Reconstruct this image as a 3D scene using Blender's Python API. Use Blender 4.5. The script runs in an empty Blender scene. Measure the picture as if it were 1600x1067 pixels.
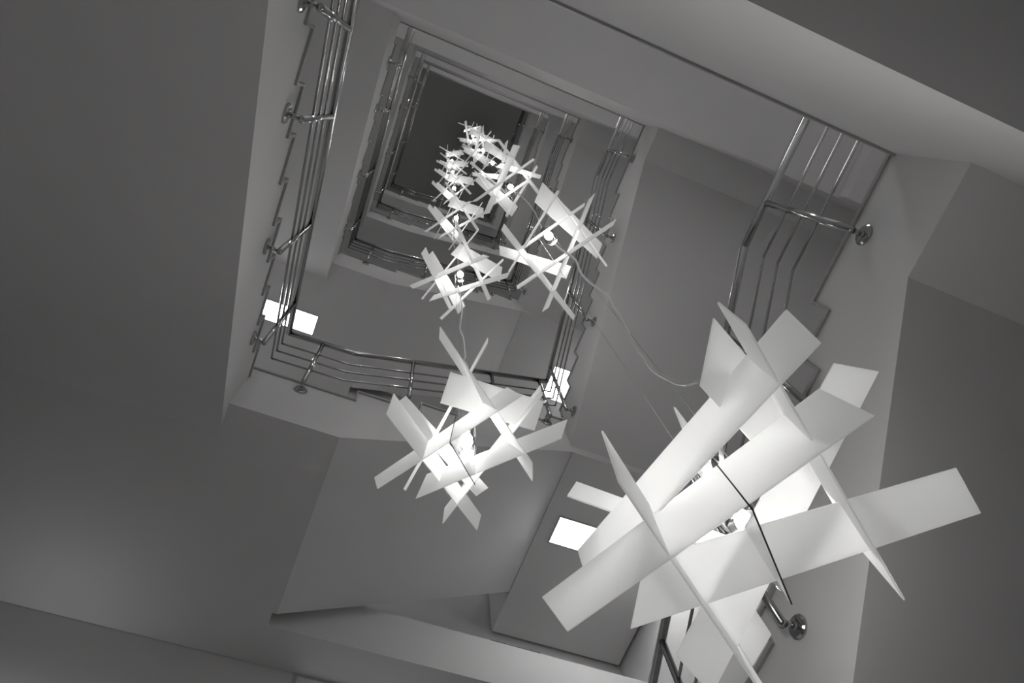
import bpy, bmesh, math, random
from mathutils import Vector, Matrix

# ------------------------------------------------------------------ camera, light, exposure
scene = bpy.context.scene
COL = scene.collection
scene.view_settings.view_transform = 'Standard'
scene.view_settings.look = 'None'
scene.view_settings.exposure = 0.0
scene.view_settings.gamma = 1.0
scene.view_settings.use_curve_mapping = False

cam = bpy.data.cameras.new('camera')
cam.sensor_width = 36.0
cam.lens = 25.71
cam.clip_start = 0.02
cam.clip_end = 200
co = bpy.data.objects.new('camera', cam)
COL.objects.link(co)
RIGHT = Vector((0.926627, -0.366819, -0.082502))
DOWN = Vector((0.326289, 0.893581, -0.3083))
FWD = Vector((0.186812, 0.258759, 0.947705))
m = Matrix.Identity(4)
for i in range(3):
    m[i][0] = RIGHT[i]; m[i][1] = -DOWN[i]; m[i][2] = -FWD[i]
m.translation = (0.71358, 0.56225, 1.20454)
co.matrix_world = m
scene.camera = co

world = bpy.data.worlds.new('World')
scene.world = world
world.use_nodes = True
bgn = world.node_tree.nodes['Background']
bgn.inputs[0].default_value = (1.0, 0.99, 0.985, 1)
WORLD_STRENGTH = 0.45
bgn.inputs[1].default_value = WORLD_STRENGTH
BULB_STRENGTH = 130.0
PANEL_STRENGTH = 15.0
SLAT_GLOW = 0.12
LOBBY_FILL_STRENGTH = 9.5

# ------------------------------------------------------------------ materials
def mat(name, rgb, rough=0.6, metal=0.0, noise=0.0, nscale=8.0, bump=0.0, spec=0.5):
    M = bpy.data.materials.new(name); M.use_nodes = True
    nt = M.node_tree; b = nt.nodes['Principled BSDF']
    b.inputs['Base Color'].default_value = (*rgb, 1)
    b.inputs['Roughness'].default_value = rough
    b.inputs['Metallic'].default_value = metal
    b.inputs['Specular IOR Level'].default_value = spec
    if noise or bump:
        tc = nt.nodes.new('ShaderNodeTexCoord')
        n = nt.nodes.new('ShaderNodeTexNoise'); n.inputs['Scale'].default_value = nscale
        n.inputs['Detail'].default_value = 6
        nt.links.new(tc.outputs['Object'], n.inputs['Vector'])
        if noise:
            r = nt.nodes.new('ShaderNodeMapRange')
            r.inputs['To Min'].default_value = 1 - noise; r.inputs['To Max'].default_value = 1 + noise
            nt.links.new(n.outputs['Fac'], r.inputs['Value'])
            mx = nt.nodes.new('ShaderNodeMixRGB'); mx.blend_type = 'MULTIPLY'; mx.inputs[0].default_value = 1
            mx.inputs[1].default_value = (*rgb, 1)
            nt.links.new(r.outputs['Result'], mx.inputs[2])
            nt.links.new(mx.outputs[0], b.inputs['Base Color'])
        if bump:
            n2 = nt.nodes.new('ShaderNodeTexNoise'); n2.inputs['Scale'].default_value = 160
            nt.links.new(tc.outputs['Object'], n2.inputs['Vector'])
            bp = nt.nodes.new('ShaderNodeBump'); bp.inputs['Strength'].default_value = bump
            bp.inputs['Distance'].default_value = 0.002
            nt.links.new(n2.outputs['Fac'], bp.inputs['Height'])
            nt.links.new(bp.outputs['Normal'], b.inputs['Normal'])
    return M

M_PAINT = mat('grey_plaster_paint', (0.64, 0.634, 0.634), 0.75, noise=0.03, nscale=3, bump=0.15, spec=0.25)
M_ROOF = mat('dark_roof_paint', (0.62, 0.62, 0.62), 0.85, noise=0.04, nscale=2, spec=0.2)
M_STONE = mat('dark_tread_stone', (0.36, 0.356, 0.352), 0.45, noise=0.15, nscale=30)
M_FLOOR = mat('pale_floor_stone', (0.48, 0.475, 0.47), 0.45, noise=0.08, nscale=5)
M_STEEL = mat('polished_steel', (0.46, 0.46, 0.46), 0.14, metal=1.0)
M_DARK = mat('dark_metal', (0.05, 0.05, 0.05), 0.5, metal=0.3)
M_CORD = mat('clear_cord', (0.9, 0.9, 0.89), 0.3)
M_WIRE = mat('thin_wire', (0.42, 0.42, 0.42), 0.4, metal=0.6)
M_FRAME = mat('white_metal_frame', (0.45, 0.45, 0.45), 0.5)

def slat_material():
    M = bpy.data.materials.new('opal_white_acrylic'); M.use_nodes = True
    nt = M.node_tree; nt.nodes.clear()
    out = nt.nodes.new('ShaderNodeOutputMaterial')
    p = nt.nodes.new('ShaderNodeBsdfPrincipled')
    p.inputs['Base Color'].default_value = (0.72, 0.72, 0.716, 1)
    p.inputs['Roughness'].default_value = 0.42
    p.inputs['Specular IOR Level'].default_value = 0.35
    t = nt.nodes.new('ShaderNodeBsdfTranslucent'); t.inputs[0].default_value = (0.86, 0.86, 0.855, 1)
    mx = nt.nodes.new('ShaderNodeMixShader'); mx.inputs[0].default_value = 0.6
    nt.links.new(p.outputs[0], mx.inputs[1]); nt.links.new(t.outputs[0], mx.inputs[2])
    # even emission added to the slats to brighten them away from the bulb
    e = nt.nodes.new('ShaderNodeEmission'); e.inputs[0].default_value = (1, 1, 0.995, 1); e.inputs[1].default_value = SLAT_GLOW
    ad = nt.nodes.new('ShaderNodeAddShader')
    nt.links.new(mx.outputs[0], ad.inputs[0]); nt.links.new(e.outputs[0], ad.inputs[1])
    nt.links.new(ad.outputs[0], out.inputs[0])
    return M
M_SLAT = slat_material()

def glass_material():
    M = bpy.data.materials.new('clear_glass'); M.use_nodes = True
    nt = M.node_tree; nt.nodes.clear()
    out = nt.nodes.new('ShaderNodeOutputMaterial')
    t = nt.nodes.new('ShaderNodeBsdfTransparent'); t.inputs[0].default_value = (0.93, 0.93, 0.93, 1)
    g = nt.nodes.new('ShaderNodeBsdfGlossy'); g.inputs['Roughness'].default_value = 0.06
    lw = nt.nodes.new('ShaderNodeLayerWeight'); lw.inputs[0].default_value = 0.35
    mx = nt.nodes.new('ShaderNodeMixShader')
    nt.links.new(lw.outputs['Facing'], mx.inputs[0])
    nt.links.new(t.outputs[0], mx.inputs[1]); nt.links.new(g.outputs[0], mx.inputs[2])
    nt.links.new(mx.outputs[0], out.inputs[0])
    return M
M_GLASS = glass_material()

def emit(name, rgb, s):
    M = bpy.data.materials.new(name); M.use_nodes = True
    nt = M.node_tree; nt.nodes.clear()
    out = nt.nodes.new('ShaderNodeOutputMaterial')
    e = nt.nodes.new('ShaderNodeEmission'); e.inputs[0].default_value = (*rgb, 1); e.inputs[1].default_value = s
    nt.links.new(e.outputs[0], out.inputs[0])
    return M
M_BULB = emit('lit_bulb', (1, 0.99, 0.97), BULB_STRENGTH)
M_PANEL = emit('lit_panel_diffuser', (1, 1, 1), PANEL_STRENGTH)
M_LOBBY_FILL = emit('lobby_fill_panel', (1, 1, 1), LOBBY_FILL_STRENGTH)
M_FILL_LENS = emit('fill_light_lens', (1, 1, 1), 110.0)
M_GLOW_PANE = emit('glowing_pane', (1, 1, 1), 0.30)

# ------------------------------------------------------------------ helpers
def obj(name, bm, material, parent=None, smooth=False, loc=None):
    bmesh.ops.recalc_face_normals(bm, faces=bm.faces)
    me = bpy.data.meshes.new(name); bm.to_mesh(me); bm.free()
    if smooth:
        for p in me.polygons: p.use_smooth = True
    me.materials.append(material)
    o = bpy.data.objects.new(name, me); COL.objects.link(o)
    if parent is not None: o.parent = parent
    if loc is not None: o.location = loc
    return o

def thing(name, label, cat, loc=(0, 0, 0), group=None):
    o = bpy.data.objects.new(name, None); COL.objects.link(o)
    o.empty_display_size = 0.1
    o.location = loc; o['label'] = label; o['category'] = cat
    if group: o['group'] = group
    return o

def tag(o, label, cat, group=None):
    o['label'] = label; o['category'] = cat
    if group: o['group'] = group
    return o

def struct(name, bm, material, label=None):
    o = obj(name, bm, material); o['kind'] = 'structure'
    if label: o['label'] = label
    return o

def box(bm, x0, x1, y0, y1, z0, z1):
    v = [bm.verts.new(p) for p in ((x0,y0,z0),(x1,y0,z0),(x1,y1,z0),(x0,y1,z0),(x0,y0,z1),(x1,y0,z1),(x1,y1,z1),(x0,y1,z1))]
    for f in ((3,2,1,0),(4,5,6,7),(0,1,5,4),(1,2,6,5),(2,3,7,6),(3,0,4,7)):
        bm.faces.new([v[i] for i in f])
    return bm

def nbox(*a): return box(bmesh.new(), *a)

def prism(bm, pts, axis, a, b):
    """extrude the polygon pts (in the two other axes) along axis from a to b"""
    def P(p, t): return (t, p[0], p[1]) if axis == 0 else (p[0], t, p[1])
    A = [bm.verts.new(P(p, a)) for p in pts]; B = [bm.verts.new(P(p, b)) for p in pts]
    bm.faces.new(A); bm.faces.new(B[::-1])
    n = len(pts)
    for i in range(n): bm.faces.new((A[i], B[i], B[(i+1) % n], A[(i+1) % n]))
    return bm

def tube(bm, pts, r, seg=10, cap=True):
    pts = [Vector(p) for p in pts]
    n = len(pts); rings = []
    d0 = (pts[1] - pts[0]).normalized()
    ref = Vector((0, 0, 1)) if abs(d0.z) < 0.9 else Vector((1, 0, 0))
    u = d0.cross(ref).normalized()
    for i in range(n):
        if i == 0: d = d0
        elif i == n-1: d = (pts[-1]-pts[-2]).normalized()
        else:
            d = ((pts[i]-pts[i-1]).normalized() + (pts[i+1]-pts[i]).normalized())
            d = d.normalized() if d.length > 1e-6 else (pts[i+1]-pts[i]).normalized()
        u = (u - d*u.dot(d))
        u = u.normalized() if u.length > 1e-6 else d.orthogonal().normalized()
        w = d.cross(u)
        k = 1.0
        if 0 < i < n-1:
            c = (pts[i]-pts[i-1]).normalized().dot(d)
            k = 1/max(c, 0.5)
        rings.append([bm.verts.new(pts[i] + (u*math.cos(a)*k + w*math.sin(a)) * r) for a in [2*math.pi*j/seg for j in range(seg)]])
    for i in range(n-1):
        for j in range(seg):
            bm.faces.new((rings[i][j], rings[i][(j+1) % seg], rings[i+1][(j+1) % seg], rings[i+1][j]))
    if cap:
        bm.faces.new(rings[0][::-1]); bm.faces.new(rings[-1])
    return bm

def lathe(bm, prof, seg=20, origin=(0, 0, 0), axis=(0, 0, 1)):
    """prof: (r, h) list revolved about axis through origin"""
    ax = Vector(axis).normalized(); u = ax.orthogonal().normalized(); w = ax.cross(u); O = Vector(origin)
    rings = []
    for r, h in prof:
        if r < 1e-6: rings.append([bm.verts.new(O + ax*h)])
        else: rings.append([bm.verts.new(O + ax*h + (u*math.cos(2*math.pi*j/seg) + w*math.sin(2*math.pi*j/seg))*r) for j in range(seg)])
    for a, b in zip(rings, rings[1:]):
        for j in range(seg):
            k = (j+1) % seg
            if len(a) == 1 and len(b) == 1: continue
            if len(a) == 1: bm.faces.new((a[0], b[k], b[j]))
            elif len(b) == 1: bm.faces.new((a[j], a[k], b[0]))
            else: bm.faces.new((a[j], a[k], b[k], b[j]))
    return bm

def fillet(pts, rad, n=5):
    """round the corners of a polyline"""
    pts = [Vector(p) for p in pts]; out = [pts[0]]
    for i in range(1, len(pts)-1):
        a = pts[i-1]-pts[i]; b = pts[i+1]-pts[i]
        r = min(rad, a.length*0.45, b.length*0.45)
        p0 = pts[i] + a.normalized()*r; p2 = pts[i] + b.normalized()*r
        for k in range(n+1):
            t = k/n
            out.append(p0*(1-t)**2 + pts[i]*2*t*(1-t) + p2*t*t)
    out.append(pts[-1])
    return out

# ------------------------------------------------------------------ the stairwell (metres; x right, y towards the viewer's bottom, z up)
S = 1.36
W, L = 2.748, 2.9205                     # the open well
XW, XE, XS = -1.62, 5.30, 4.13          # outer walls; XS closes the lower right corner
YS = 4.955                               # wall at the far side
YN = -5.5                                # depth of the lobbies
FLOORS = [0.0, 4.624, 9.248, 13.347, 16.981, 21.133]
ROOF = 29.0
BEAM_H = 1.25
LAND_B, LAND_T = 1.306, 1.977            # lower half landing, underside and top above the storey floor
UP_B, UP_T = 2.383, 3.06                 # upper half landing
ORD = ['lowest', 'second lowest', 'middle', 'second highest', 'highest']

struct('floor', nbox(XW-0.2, XE+0.2, YN, YS+0.2, -0.3, 0.0), M_FLOOR)
struct('ceiling', nbox(XW-0.2, XE+0.2, -3.0, YS+0.2, ROOF, ROOF+0.2), M_ROOF)
struct('wall_west', nbox(XW-0.2, XW, YN, YS+0.2, 0.0, ROOF), M_PAINT)
struct('wall_east', nbox(XE, XE+0.2, YN, YS+0.2, 0.0, ROOF), M_PAINT)
struct('wall_southeast', nbox(XS, XE, L+0.03, YS+0.2, 0.0, ROOF), M_PAINT)
FLOORS_1 = 4.624
bm = bmesh.new()
box(bm, XW, 1.043, YS, YS+0.2, 3.1, ROOF); box(bm, 2.3, XS, YS, YS+0.2, 3.1, ROOF)
box(bm, 1.043, 2.3, YS, YS+0.2, 3.1, 3.9); box(bm, 1.043, 2.3, YS, YS+0.2, 5.93, ROOF)
struct('wall_south', bm, M_PAINT)
bm = bmesh.new(); box(bm, XW, XE, -3.2, -3.0, FLOORS[5], ROOF); box(bm, 1.5, XE, YN-0.2, YN, 0.0, FLOORS[1]-0.03); box(bm, XW, 1.5, YN-0.2, YN, 3.0, FLOORS[1]-0.03)  # ground-floor parts are unseen, added to cut light from the north
struct('wall_north', bm, M_PAINT)
# window with a glowing pane, added for the paler patch of the far wall
bm = bmesh.new()
for a in ((1.043, 1.075, 3.9, 5.93), (2.268, 2.3, 3.9, 5.93), (1.075, 2.268, 3.9, 3.94), (1.075, 2.268, 5.90, 5.93)):
    box(bm, a[0], a[1], YS-0.01, YS+0.1, a[2], a[3])
wf = struct('added_window', bm, M_FRAME)
pane = obj('pane', nbox(1.075, 2.268, YS+0.06, YS+0.07, 3.94, 5.90), M_GLOW_PANE, wf)

# unseen glazed opening added under the far wall to let light in
bm = bmesh.new()
for x in (XW, -0.2, 1.22, 2.64, XS-0.06): box(bm, x, x+0.06, YS+0.03, YS+0.13, 0.0, 3.1)
for z in (0.0, 2.3, 3.04): box(bm, XW, XS, YS+0.03, YS+0.13, z, z+0.06)
wf = struct('light_opening_south', bm, M_DARK)
obj('pane', nbox(XW, XS, YS+0.075, YS+0.083, 0.0, 3.1), M_GLASS, wf)
bm = bmesh.new()  # unseen glazed opening added on the north side for more light
for x in (XW, -0.09, 1.44): box(bm, x, x+0.06, YN-0.15, YN-0.05, 0.0, 3.0)
for z in (0.0, 2.3, 2.94): box(bm, XW, 1.5, YN-0.15, YN-0.05, z, z+0.06)
wf = struct('light_opening_north', bm, M_DARK)
obj('pane', nbox(XW, 1.5, YN-0.105, YN-0.097, 0.0, 3.0), M_GLASS, wf)
struct('light_block_northeast', nbox(2.95, XE, -0.35, -0.12, 0.0, FLOORS[1]-1.25), M_PAINT)  # unseen partition added to keep north light off the right soffits

# lobby slabs with deep edge beams on the side of the well
for k in range(1, 6):
    z = FLOORS[k]
    struct('floor', nbox(XW, XE, YN, 0.0, z-BEAM_H, z-0.03), M_PAINT)
    struct('trim_%d' % k, nbox(0.0, W, -0.30, 0.012, z-0.03, z), M_STONE)
# shallow boxed ribs on the lobby ceiling beside the east wall
n_t = 6
for k in range(2, 4):
    z = FLOORS[k]-BEAM_H
    bm = bmesh.new()
    box(bm, 4.46, 4.85, YN, -0.02, z-0.15, z)
    struct('trim_%d' % n_t, bm, M_PAINT); n_t += 1

def step_profile(start, step, rise, n, u0, z0):
    """positions and heights of n risers"""
    return [(start + step*i, z0 + rise*i, z0 + rise*(i+1)) for i in range(n)]

def flight(name, label, axis, body_pts, a, b, steps, face, out, direc):
    """one flight: body, and for each step a stone tread and riser seen on its open side.
    steps: (u0, u1, z_bottom, z_top): riser at u0, tread from u0 to u1 (u along the flight)."""
    t = thing(name, label, 'stairs')
    obj('stringer', prism(bmesh.new(), body_pts, axis, a, b), M_PAINT, t)
    lo, hi = min(a, b), max(a, b)
    # the open side overhangs the string by 12 mm
    if out > 0: hi = face + 0.014
    else: lo = face - 0.014
    for (u0, u1, zb, zt) in steps:
        ua, ub = min(u0, u1) , max(u0, u1)
        sgn = 1 if u1 > u0 else -1
        bm = bmesh.new()
        A = (min(u0-sgn*0.018, u1), max(u0-sgn*0.018, u1))
        if axis == 0: box(bm, lo, hi, A[0], A[1], zt-0.002, zt+0.022)
        else: box(bm, A[0], A[1], lo, hi, zt-0.002, zt+0.022)
        obj('tread', bm, M_STONE, t)
        bm = bmesh.new()
        B = (min(u0, u0-sgn*0.014), max(u0, u0-sgn*0.014))
        if axis == 0: box(bm, lo, hi, B[0], B[1], zb+0.02, zt)
        else: box(bm, B[0], B[1], lo, hi, zb+0.02, zt)
        obj('riser', bm, M_STONE, t)
    return t

EASTN = {0: 9, 1: 9, 2: 6, 3: 3, 4: 6}
KINK = {0: 0.505, 1: 0.347, 2: 0.347, 3: 0.347, 4: 0.347}
for k in range(1, 5):
    z = FLOORS[k]; nm = ORD[k-1] if k < 5 else ''
    # ---- left flight, eleven risers up to the lower half landing
    st = []; pts = [(0.0, z-0.82)]
    pts += [(3.154, z+LAND_B), (L, z+LAND_B), (L, z+LAND_T)]
    r = LAND_T/11; u = [0.213 + 0.2702*i for i in range(11)]
    for i in range(10, -1, -1):
        ui = min(u[i], L-0.004)
        pts += [(ui, z+r*(i+1)), (ui, z+r*i)] if i < 10 else [(ui, z+r*i)]
        nxt = u[i+1] if i < 10 else L+0.03
        st.append((ui, nxt, z+r*i, z+r*(i+1)))
    pts += [(0.0, z)]
    flight('stair_flight', 'left flight of steps round the well, %s of four' % ['nearest and largest', 'second from the camera', 'third from the camera', 'farthest up'][k-1],
           0, pts, XW+0.03, 0.0, [s for s in st if s[1]-s[0] > 0.05], 0.0, 1, 1)
    # ---- lower half landing
    t = thing('stair_landing', 'corner landing at the lower left, %s of four' % ['nearest and largest', 'second from the camera', 'third from the camera', 'farthest up'][k-1], 'landing')
    bm = bmesh.new()
    box(bm, XW+0.03, 0.735, L, YS-0.004, z+LAND_B, z+LAND_T)
    obj('slab', bm, M_PAINT, t)
    obj('floor_finish', nbox(XW+0.03, 0.806, L-0.014, YS-0.004, z+LAND_T, z+LAND_T+0.022), M_STONE, t)
    # ---- far flight, six risers
    us = [0.806, 1.34, 1.66, 1.98, 2.30, 2.60]; r = (UP_T-LAND_T)/6
    pts = [(0.77, z+LAND_B), (W, z+UP_B+0.01), (W, z+UP_T)]
    st = []
    for i in range(5, -1, -1):
        pts += [(us[i], z+LAND_T+r*(i+1)), (us[i], z+LAND_T+r*i)]
        st.append((us[i], us[i+1] if i < 5 else W+0.02, z+LAND_T+r*i, z+LAND_T+r*(i+1)))
    pts += [(0.735, z+LAND_T), (0.735, z+LAND_B)]
    flight('stair_flight', 'short flight of steps across the bottom side, %s of four' % ['nearest and largest', 'second from the camera', 'third from the camera', 'farthest up'][k-1],
           1, pts, L, 4.465, st, L, -1, 1)
    # ---- upper half landing
    t = thing('stair_landing', 'corner landing at the lower right, %s of four' % ['nearest', 'second from the camera', 'third from the camera', 'farthest up'][k-1], 'landing')
    bm = bmesh.new(); box(bm, W, XS-0.03, L, YS-0.03, z+UP_B, z+UP_T)
    obj('slab', bm, M_PAINT, t)
    obj('floor_finish', nbox(W-0.014, XS-0.03, L-0.014, YS-0.03, z+UP_T, z+UP_T+0.022), M_STONE, t)
    # ---- beam along the far wall
    struct('trim_%d' % n_t, nbox(0.735, XS, 4.585, YS, z+LAND_B, z+LAND_B+0.50), M_PAINT); n_t += 1

# ---- right flights, each up to a lobby floor
for k in range(0, 5):
    zt = FLOORS[k+1]; n = EASTN[k]; yk = KINK[k]
    if k == 0:
        zb = zt-1.05*1.36; zl = zt - 1.445; bz = zt-0.552-0.61*(L-yk)
        u0, du = 0.775, 0.2655
    else:
        zl = FLOORS[k]+UP_T; bz = FLOORS[k]+UP_B+0.123
        u0, du = 0.7575, 0.2652
    r = (zt-zl)/n
    us = [u0 + du*i for i in range(n)]            # i = 0 is the topmost riser
    pts = [(0.0, zt-0.552), (yk, zt-0.552), (L, bz), (L, zl)]
    st = []
    for i in range(n-1, -1, -1):
        pts += [(us[i], zt-r*(i+1)), (us[i], zt-r*i)]
        st.append((us[i], us[i-1] if i > 0 else -0.02, zt-r*(i+1), zt-r*i))
    pts += [(0.0, zt)]
    flight('stair_flight', 'right flight of steps round the well, %s of five' % ['nearest, behind the biggest lamp', 'second from the camera', 'third from the camera', 'fourth from the camera', 'farthest up'][k],
           0, pts, W, XE-0.03, st, W, -1, -1)
zl = FLOORS[1]-1.445
t = thing('stair_landing', 'corner landing under the biggest lamp at the bottom right edge', 'landing')
obj('slab', nbox(W, XS-0.03, L, YS-0.03, zl-0.6, zl), M_PAINT, t)
obj('floor_finish', nbox(W-0.014, XS-0.03, L-0.014, YS-0.03, zl, zl+0.022), M_STONE, t)

# small vent grille above the beam
o = obj('vent_grille', nbox(2.58, 3.05, 4.60, 4.75, FLOORS[1]+LAND_B+0.50, FLOORS[1]+LAND_B+0.53), M_DARK)
tag(o, 'small dark vent grille lying on top of the long beam', 'vent')

# ------------------------------------------------------------------ railings
RAD_H, RAD_R, RAD_P = 0.024, 0.0085, 0.019
DROPS = (0.29, 0.475, 0.66)
def railing(label, path, posts):
    """path: handrail points; posts: (foot on the string, post xy, z of the handrail there, outward normal)"""
    t = thing('stair_railing', label, 'railing')
    P = [Vector(p) for p in path]; q = [P[0]]
    for i in range(1, len(P)-1):                       # tight bends: two rings close to each corner
        a = (P[i-1]-P[i]).normalized()*0.012; c = (P[i+1]-P[i]).normalized()*0.012
        q += [P[i]+a*1.6, P[i]+a*0.3, P[i]+c*0.3, P[i]+c*1.6]
    path = q + [P[-1]]
    obj('handrail', tube(bmesh.new(), path, RAD_H, 14), M_STEEL, t, True)
    for d in DROPS:
        obj('rail', tube(bmesh.new(), [(p[0], p[1], p[2]-d) for p in path], RAD_R, 8), M_STEEL, t, True)
    for (fx, fy, fz), (px, py), zh, nrm in posts:
        bm = bmesh.new()
        tube(bm, [(px, py, fz-0.02), (px, py, zh-0.01)], RAD_P, 12)
        p = obj('post', bm, M_STEEL, t, True)
        bm = bmesh.new(); tube(bm, [(fx+nrm[0]*0.012, fy+nrm[1]*0.012, fz), (px, py, fz)], 0.013, 10)
        obj('bracket_arm', bm, M_STEEL, p, True)
        bm = bmesh.new()
        lathe(bm, [(0, 0), (0.052, 0), (0.052, 0.010), (0.044, 0.018), (0.020, 0.020), (0.018, 0.03), (0, 0.03)], 24, (fx, fy, fz), nrm)
        obj('wall_flange', bm, M_STEEL, p)
    return t
OFF = 0.085
WHICH4 = ['nearest', 'second from the camera', 'third from the camera', 'farthest up']
for k in range(1, 5):
    z = FLOORS[k]
    def hz(y): return z + (0.80 if y < 0.236 else 0.80 + (y-0.236)*0.745)
    yc = L-OFF
    path = [(OFF, -0.12, z+0.80), (OFF, 0.236, z+0.80), (OFF, yc, z+2.74)]
    posts = []
    for y in (0.40, 0.89, 1.69, 2.47):
        posts.append(((0.0, y, z+0.01+0.69*(y-0.405)), (OFF, y), hz(y), (1, 0, 0)))
    railing('polished steel railing on the left side, %s of four' % WHICH4[k-1], path, posts)
    def hs(x): return z + (2.74 + 0.03*(x-OFF)/0.57 if x < 0.655 else 2.77 + (x-0.655)*0.535)
    path = [(OFF, yc, z+2.74), (0.655, yc, z+2.77), (W-OFF, yc, hs(W-OFF))]
    posts = [((x, L, z+zf), (x, yc), hs(x), (0, -1, 0)) for x, zf in ((0.385, 1.86), (1.20, 2.22), (2.0, 2.55), (2.56, 2.87))]
    railing('polished steel railing across the bottom side, %s of four' % WHICH4[k-1], path, posts)
for k in range(0, 5):
    zt = FLOORS[k+1]; xr = W-OFF
    if k == 0:
        z_end = zt+0.85-0.60*(4.2-0.681); y_end = 4.2
    else:
        z_end = FLOORS[k]+2.77+(W-OFF-0.655)*0.535; y_end = L-OFF
    sl = (zt+0.85-z_end)/(y_end-0.681)
    def he(y): return zt+0.85 if y < 0.681 else zt+0.85-sl*(y-0.681)
    path = [(xr, -0.12, zt+0.85), (xr, 0.681, zt+0.85), (xr, y_end, z_end)]
    posts = []
    for y in ((0.396, 1.18, 1.954, 2.66) if k == 0 else (0.36, 1.18, 1.954, 2.706)):
        zf = zt-0.117 if y < 0.6 else he(y)-1.12
        posts.append(((W, y, zf), (xr, y), he(y), (-1, 0, 0)))
    railing('polished steel railing on the right side, %s of five' % ['nearest, partly behind the biggest lamp', 'second from the camera', 'third from the camera', 'fourth from the camera', 'farthest up'][k], path, posts)

# ------------------------------------------------------------------ square light panels let into the landings
def panel(label, x0, x1, y0, y1, z, m=M_PANEL):
    t = thing('ceiling_light', label, 'ceiling light', ((x0+x1)/2, (y0+y1)/2, z))
    a, b = (x1-x0)/2, (y1-y0)/2; w = 0.012
    bm = bmesh.new()
    box(bm, -a-w, a+w, -b-w, -b, -0.012, 0); box(bm, -a-w, a+w, b, b+w, -0.012, 0)
    box(bm, -a-w, -a, -b, b, -0.012, 0); box(bm, a, a+w, -b, b, -0.012, 0)
    obj('frame', bm, M_FRAME, t)
    obj('diffuser', nbox(-a, a, -b, b, -0.008, -0.001), m, t)
panel('bright rectangular light panel behind the left end of the biggest lamp', 2.895, 4.0, 3.56, 3.83, FLOORS[1]+UP_B)
panel('bright light panel at the left, crossed by the steel railing', -1.15, 0.045, 3.67, 3.93, FLOORS[2]+LAND_B)
panel('bright light panel in the right corner, behind railing posts', 3.54, 4.08, 3.555, 4.07, FLOORS[2]+UP_B)

for k in range(2, 6):  # unseen fill panels added in the lobbies to brighten the far fascias
    for x0, s in ((0.1, 'left'), (1.5, 'right')):
        panel('%s added fill panel on the lobby ceiling %s' % (s, ['', '', 'one floor up', 'two floors up', 'three floors up', 'four floors up'][k]), x0, x0+1.2, -2.9, -2.3, FLOORS[k]-BEAM_H, M_LOBBY_FILL)
# unseen wall light added to brighten the lower left wall and soffit
t = thing('fill_wall_light', 'slim added fill light low on the far wall, out of view', 'wall light', (-0.7, YS, 4.55))
obj('housing', lathe(bmesh.new(), [(0, -0.14), (0.05, -0.14), (0.055, -0.10), (0.055, 0.10), (0.05, 0.14), (0.044, 0.14), (0.044, 0.10), (0, 0.10)], 20, (0, -0.10, 0)), M_FRAME, t)
obj('back_plate', nbox(-0.05, 0.05, -0.045, 0, -0.10, 0.10), M_FRAME, t)
obj('lens', lathe(bmesh.new(), [(0, 0.112), (0.042, 0.112), (0.042, 0.104), (0, 0.104)], 20, (0, -0.10, 0)), M_FILL_LENS, t)

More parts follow.
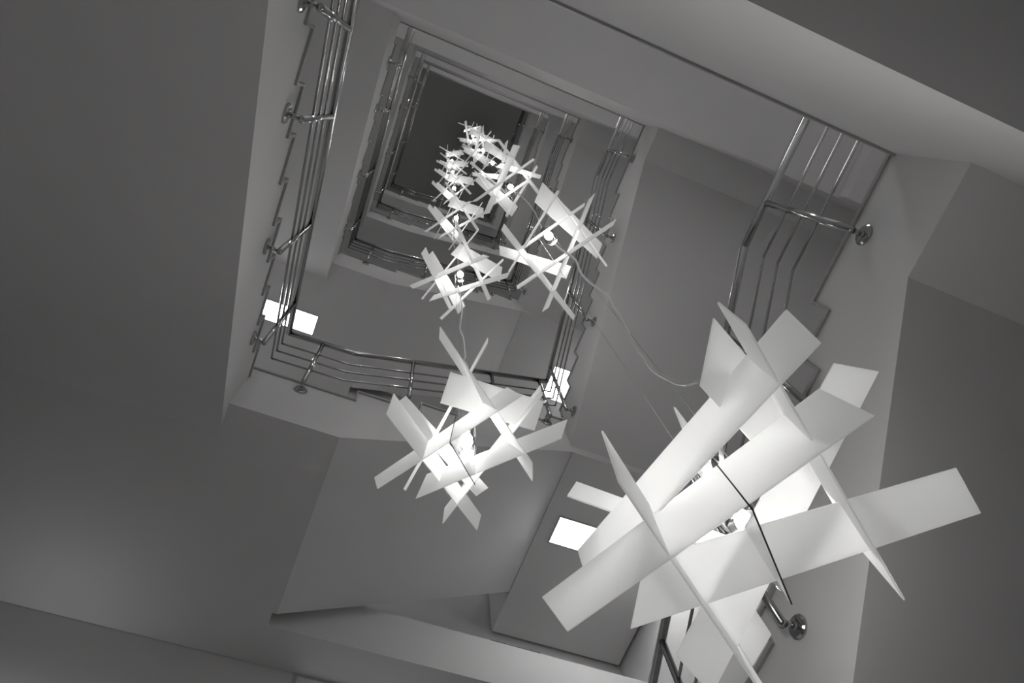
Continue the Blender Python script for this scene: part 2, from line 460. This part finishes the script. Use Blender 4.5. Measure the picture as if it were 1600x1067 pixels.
# ------------------------------------------------------------------ pendant lamps
PLANKS = {
 'L1': [
  [[-0.399, 0.385, -0.2], [0.015, -0.402, -0.249], [-0.032, -0.387, -0.089], [-0.442, 0.402, -0.063]],
  [[-0.261, 0.316, -0.219], [0.526, -0.235, -0.126], [0.421, -0.318, -0.092], [-0.284, 0.147, -0.168]],
  [[-0.305, 0.373, 0.004], [-0.181, -0.51, -0.238], [-0.202, -0.536, -0.081], [-0.323, 0.351, 0.136]],
  [[-0.315, -0.291, -0.083], [0.132, -0.08, 0.007], [0.18, -0.209, 0.074], [-0.336, -0.449, -0.031]],
  [[-0.338, -0.483, -0.199], [0.394, 0.029, -0.203], [0.324, -0.013, -0.042], [-0.362, -0.493, -0.07]],
  [[-0.407, 0.217, 0.181], [0.128, 0.153, -0.006], [0.196, 0.165, 0.126], [-0.347, 0.23, 0.321]],
  [[-0.433, -0.024, -0.169], [0.114, 0.356, -0.295], [0.15, 0.373, -0.231], [-0.444, -0.055, 0.049]],
  [[0.22, -0.456, 0.089], [0.001, 0.41, -0.255], [-0.134, 0.337, -0.242], [0.073, -0.437, 0.066]],
  [[-0.036, 0.25, 0.004], [0.173, 0.393, -0.117], [0.265, 0.352, -0.006], [0.082, 0.226, 0.101]],
  [[-0.237, -0.132, 0.06], [-0.056, -0.026, 0.17], [0.059, 0.027, 0.385], [-0.192, -0.122, 0.258]],
  [[-0.144, -0.097, -0.254], [0.112, 0.132, -0.203], [0.104, 0.135, -0.128], [-0.113, -0.038, -0.147]],
 ],
 'L2': [
  [[-0.486, -0.102, -0.226], [0.192, 0.421, -0.135], [0.209, 0.392, -0.018], [-0.478, -0.154, -0.067]],
  [[-0.398, 0.298, -0.236], [0.142, -0.37, -0.089], [0.087, -0.336, 0.065], [-0.423, 0.305, -0.121]],
  [[-0.196, 0.293, -0.228], [0.386, -0.268, -0.224], [0.414, -0.33, -0.099], [-0.166, 0.221, -0.076]],
  [[-0.351, -0.487, 0.219], [0.283, -0.114, -0.276], [0.348, 0.02, -0.196], [-0.324, -0.399, 0.298]],
  [[-0.083, -0.491, 0.182], [-0.245, 0.335, -0.106], [-0.24, 0.394, 0.016], [-0.064, -0.479, 0.353]],
  [[-0.229, -0.157, -0.0], [0.317, -0.153, 0.053], [0.317, -0.311, 0.113], [-0.23, -0.318, 0.06]],
  [[-0.01, 0.403, -0.201], [0.276, -0.365, 0.043], [0.284, -0.364, 0.196], [-0.0, 0.401, -0.041]],
  [[-0.441, -0.012, 0.133], [0.133, 0.267, -0.059], [0.209, 0.267, 0.072], [-0.388, -0.023, 0.274]],
  [[-0.131, -0.037, -0.166], [0.045, 0.079, -0.309], [0.017, -0.011, -0.146], [-0.116, -0.107, 0.097]],
 ],
 'L3': [
  [[-0.42, 0.052, -0.22], [0.372, 0.512, -0.266], [0.404, 0.497, -0.146], [-0.396, 0.019, -0.05]],
  [[0.11, 0.532, -0.274], [0.149, -0.392, -0.084], [0.206, -0.452, 0.051], [0.18, 0.514, -0.114]],
  [[-0.13, 0.441, -0.217], [0.368, -0.289, -0.246], [0.411, -0.333, -0.094], [-0.122, 0.448, -0.071]],
  [[-0.199, 0.183, -0.054], [0.16, -0.331, 0.019], [0.181, -0.348, 0.147], [-0.186, 0.183, 0.12]],
  [[-0.216, 0.365, -0.074], [-0.084, -0.369, -0.051], [-0.073, -0.364, 0.117], [-0.209, 0.382, 0.056]],
  [[0.466, 0.033, -0.188], [-0.101, -0.324, 0.005], [-0.07, -0.325, 0.134], [0.517, 0.039, -0.027]],
  [[-0.201, -0.205, 0.177], [0.433, 0.025, 0.054], [0.449, -0.093, 0.139], [-0.182, -0.369, 0.294]],
  [[-0.319, 0.285, 0.077], [0.236, 0.253, -0.066], [0.272, 0.167, 0.104], [-0.337, 0.231, 0.198]],
 ],
 'L4': [
  [[-0.444, -0.147, -0.163], [0.012, 0.285, -0.236], [0.047, 0.285, -0.144], [-0.418, -0.188, 0.027]],
  [[-0.366, -0.098, 0.072], [0.129, 0.334, -0.099], [0.183, 0.261, 0.048], [-0.331, -0.149, 0.171]],
  [[-0.404, 0.215, -0.197], [0.212, -0.353, -0.134], [0.161, -0.324, 0.012], [-0.44, 0.231, -0.051]],
  [[-0.21, 0.281, -0.213], [0.453, -0.216, -0.162], [0.488, -0.258, -0.011], [-0.173, 0.238, -0.058]],
  [[-0.241, -0.542, 0.027], [0.343, 0.057, -0.255], [0.388, 0.059, -0.086], [-0.214, -0.547, 0.151]],
  [[0.035, -0.533, 0.08], [-0.269, 0.32, -0.075], [-0.276, 0.357, 0.076], [0.038, -0.523, 0.225]],
  [[-0.141, -0.176, 0.19], [0.444, -0.093, 0.115], [0.415, -0.248, 0.147], [-0.087, -0.32, 0.211]],
  [[0.38, -0.345, -0.002], [-0.021, 0.424, -0.203], [-0.031, 0.459, -0.028], [0.384, -0.341, 0.122]],
 ],
}

def slat_mesh(q, th=0.0055):
    P = [Vector(p) for p in q]
    n = (P[2]-P[0]).cross(P[3]-P[1]).normalized()*th/2
    bm = bmesh.new()
    A = [bm.verts.new(p+n) for p in P]; B = [bm.verts.new(p-n) for p in P]
    bm.faces.new(A); bm.faces.new(B[::-1])
    for i in range(4): bm.faces.new((A[i], B[i], B[(i+1) % 4], A[(i+1) % 4]))
    bmesh.ops.bevel(bm, geom=bm.edges[:], offset=0.0012, segments=1, affect='EDGES')
    return bm
LAMP_GROUP = 'pendant lamps of crossed white slats'
def lamp(label, ctr, planks, bz=0.0, bx=0.0, by=0.0, plate=None, low=None):
    t = thing('pendant_lamp', label, 'pendant lamp', ctr, LAMP_GROUP)
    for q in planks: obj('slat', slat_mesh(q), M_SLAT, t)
    if plate:
        pl = obj('clear_plate', slat_mesh(plate[0], 0.004), M_GLASS, t)
        obj('dark_edge', tube(bmesh.new(), plate[1], 0.0022, 6), M_DARK, pl)
    g = obj('glass_tube', lathe(bmesh.new(), [(0.052, -0.15), (0.052, 0.14)], 24, (bx, by, bz)), M_GLASS, t, True)
    s = obj('bulb_holder', lathe(bmesh.new(), [(0, 0.24), (0.012, 0.24), (0.018, 0.19), (0.03, 0.17), (0.054, 0.155), (0.054, 0.135), (0.03, 0.13), (0.022, 0.09), (0, 0.09)], 20, (bx, by, bz)), M_STEEL, t, True)
    obj('bulb', lathe(bmesh.new(), [(0, 0.09), (0.016, 0.085), (0.02, 0.05), (0.032, 0.0), (0.034, -0.03), (0.028, -0.06), (0.014, -0.078), (0, -0.082)], 12, (bx, by, bz)), M_BULB, t, True)
    if low:
        obj('bulb_holder', lathe(bmesh.new(), [(0, 0.10), (0.018, 0.10), (0.022, 0.06), (0.022, 0.03), (0, 0.03)], 20, low), M_STEEL, t, True)
        obj('bulb', lathe(bmesh.new(), [(0, 0.035), (0.014, 0.03), (0.022, 0.0), (0.026, -0.03), (0.02, -0.055), (0, -0.068)], 12, low), M_BULB, t, True)
    obj('cord_hook', tube(bmesh.new(), fillet([(bx, by, bz+0.23), (bx+0.0, by, bz+0.30), (bx+0.05, by+0.02, bz+0.33), (bx+0.07, by+0.02, bz+0.27), (bx+0.03, by, bz+0.22)], 0.03), 0.004, 6), M_STEEL, t, True)
    return t
def copy_lamp(src, label, loc, turn):
    o = src.copy(); COL.objects.link(o); o.location = loc; o.rotation_euler = (0, 0, turn); o['label'] = label
    for ch in list(src.children):
        c = ch.copy(); COL.objects.link(c); c.parent = o
    return o
EDGE1 = [(-0.1869, -0.1176, -0.0598), (-0.1656, -0.1083, -0.1662), (-0.1487, -0.0999, -0.2526)] + [tuple(p) for p in PLANKS['L1'][-1][:2]]
EDGE2 = [(-0.1161, -0.1076, 0.0952), (-0.1309, -0.0378, -0.1677)] + [tuple(p) for p in PLANKS['L2'][-1][:2]]
LOW1 = (0.02, 0.045, 0.02)
C1, C2, C3, C4 = (1.8139, 1.2394, 2.8908), (1.4154, 2.1402, 4.7772), (1.8225, 1.2252, 6.9846), (1.395, 2.1491, 8.648)
lamp('biggest lamp of crossed white slats, nearest the camera at the lower right', C1, PLANKS['L1'][:-1], 0.15, 0.0, 0.04, (PLANKS['L1'][-1], EDGE1), LOW1)
lamp('second biggest lamp of crossed white slats, at the lower middle', C2, PLANKS['L2'][:-1], 0.03, -0.02, 0.005, (PLANKS['L2'][-1], EDGE2))
l3 = lamp('slatted lamp hanging directly above the biggest lamp, right column', C3, PLANKS['L3'], 0.12)
l4 = lamp('slatted lamp hanging directly above the second biggest lamp, left column', C4, PLANKS['L4'], 0.12, 0.02, -0.03)
RZ = [10.72, 14.74, 18.68, 22.5, 26.4]
LZ = [12.58, 16.8, 20.7, 24.6]
NTH = ['third', 'fourth', 'fifth', 'sixth', 'topmost']
for z, n, a in zip(RZ, NTH, (3.14, -0.2, 2.9, -0.4, 2.6)): copy_lamp(l3, '%s slatted lamp up the right column of lamps' % n, (1.812, 1.235, z), a)
for z, n, a in zip(LZ, NTH[:3]+['topmost'], (-0.2, -0.35, -0.5, -0.65)): copy_lamp(l4, '%s slatted lamp up the left column of lamps' % n, (1.398, 2.145, z), a)

# ---- power cords from lamp to lamp and the steel wires that carry each column
CORD_R = [[1.872, 1.144, 3.382], [1.885, 1.124, 3.597], [1.866, 1.154, 3.635], [1.85, 1.18, 3.691], [1.84, 1.197, 3.762], [1.826, 1.219, 3.913], [1.828, 1.215, 4.046], [1.827, 1.217, 4.16], [1.835, 1.205, 4.414], [1.843, 1.191, 4.651], [1.846, 1.186, 4.822], [1.854, 1.174, 4.989], [1.843, 1.192, 5.228], [1.835, 1.205, 5.463], [1.834, 1.207, 5.68], [1.846, 1.186, 5.967], [1.841, 1.194, 6.192], [1.829, 1.215, 6.457], [1.822, 1.225, 6.758]]
CORD_L = [[1.432, 2.133, 5.863], [1.408, 2.144, 6.09], [1.418, 2.139, 6.157], [1.417, 2.14, 6.405], [1.412, 2.142, 6.627], [1.392, 2.151, 6.853], [1.403, 2.146, 7.108], [1.419, 2.139, 7.51], [1.397, 2.149, 8.312]]
def smooth(pts, n=4):
    P = [Vector(p) for p in pts]; out = []
    for i in range(len(P)-1):
        p0 = P[max(i-1, 0)]; p1 = P[i]; p2 = P[i+1]; p3 = P[min(i+2, len(P)-1)]
        for k in range(n):
            t = k/n
            out.append(0.5*((2*p1) + (p2-p0)*t + (2*p0-5*p1+4*p2-p3)*t*t + (3*p1-p0-3*p2+p3)*t**3))
    out.append(P[-1]); return out
o = obj('power_cord', tube(bmesh.new(), smooth([(1.83, 1.23, 3.12)] + CORD_R), 0.0075, 8), M_CORD, None, True)
tag(o, 'pale twisted power cord looping up from the biggest lamp', 'cord')
o = obj('power_cord', tube(bmesh.new(), smooth([(1.4154, 2.14, 5.05)] + CORD_L), 0.0065, 8), M_CORD, None, True)
tag(o, 'pale power cord rising from the second biggest lamp', 'cord')
random.seed(4)
def upper_cord(x, y, z0, z1, label):
    pts = []
    for i in range(9):
        t = i/8; a = math.sin(math.pi*t)*0.06
        pts.append((x+a*math.sin(5*t+z0), y+a*math.cos(4*t+z0), z0+0.22+(z1-z0-0.35)*t))
    o = obj('power_cord', tube(bmesh.new(), smooth(pts), 0.0065, 6), M_CORD, None, True)
    tag(o, label, 'cord')
zs = [C3[2]]+RZ+[ROOF+0.1]
for i in range(len(zs)-1): upper_cord(1.815, 1.232, zs[i], zs[i+1], 'pale power cord in the right column, above its %s lamp' % (['second']+NTH)[i])
zs = [C4[2]]+LZ+[ROOF+0.1]
for i in range(len(zs)-1): upper_cord(1.397, 2.147, zs[i], zs[i+1], 'pale power cord in the left column, above its %s lamp' % (['second']+NTH[:3]+['topmost'])[i])
for (x, y, z0, lab) in ((1.780, 1.292, 2.95, 'thin suspension wire carrying the right column of lamps, left one of the pair'), (1.836, 1.202, 2.95, 'thin suspension wire carrying the right column of lamps, right one of the pair'),
                        (1.370, 2.150, 4.85, 'thin suspension wire carrying the left column of lamps, left one of the pair'), (1.440, 2.135, 4.85, 'thin suspension wire carrying the left column of lamps, right one of the pair')):
    o = obj('suspension_wire', tube(bmesh.new(), [(x, y, z0), (x, y, ROOF)], 0.0016, 6), M_WIRE)
    tag(o, lab, 'wire')
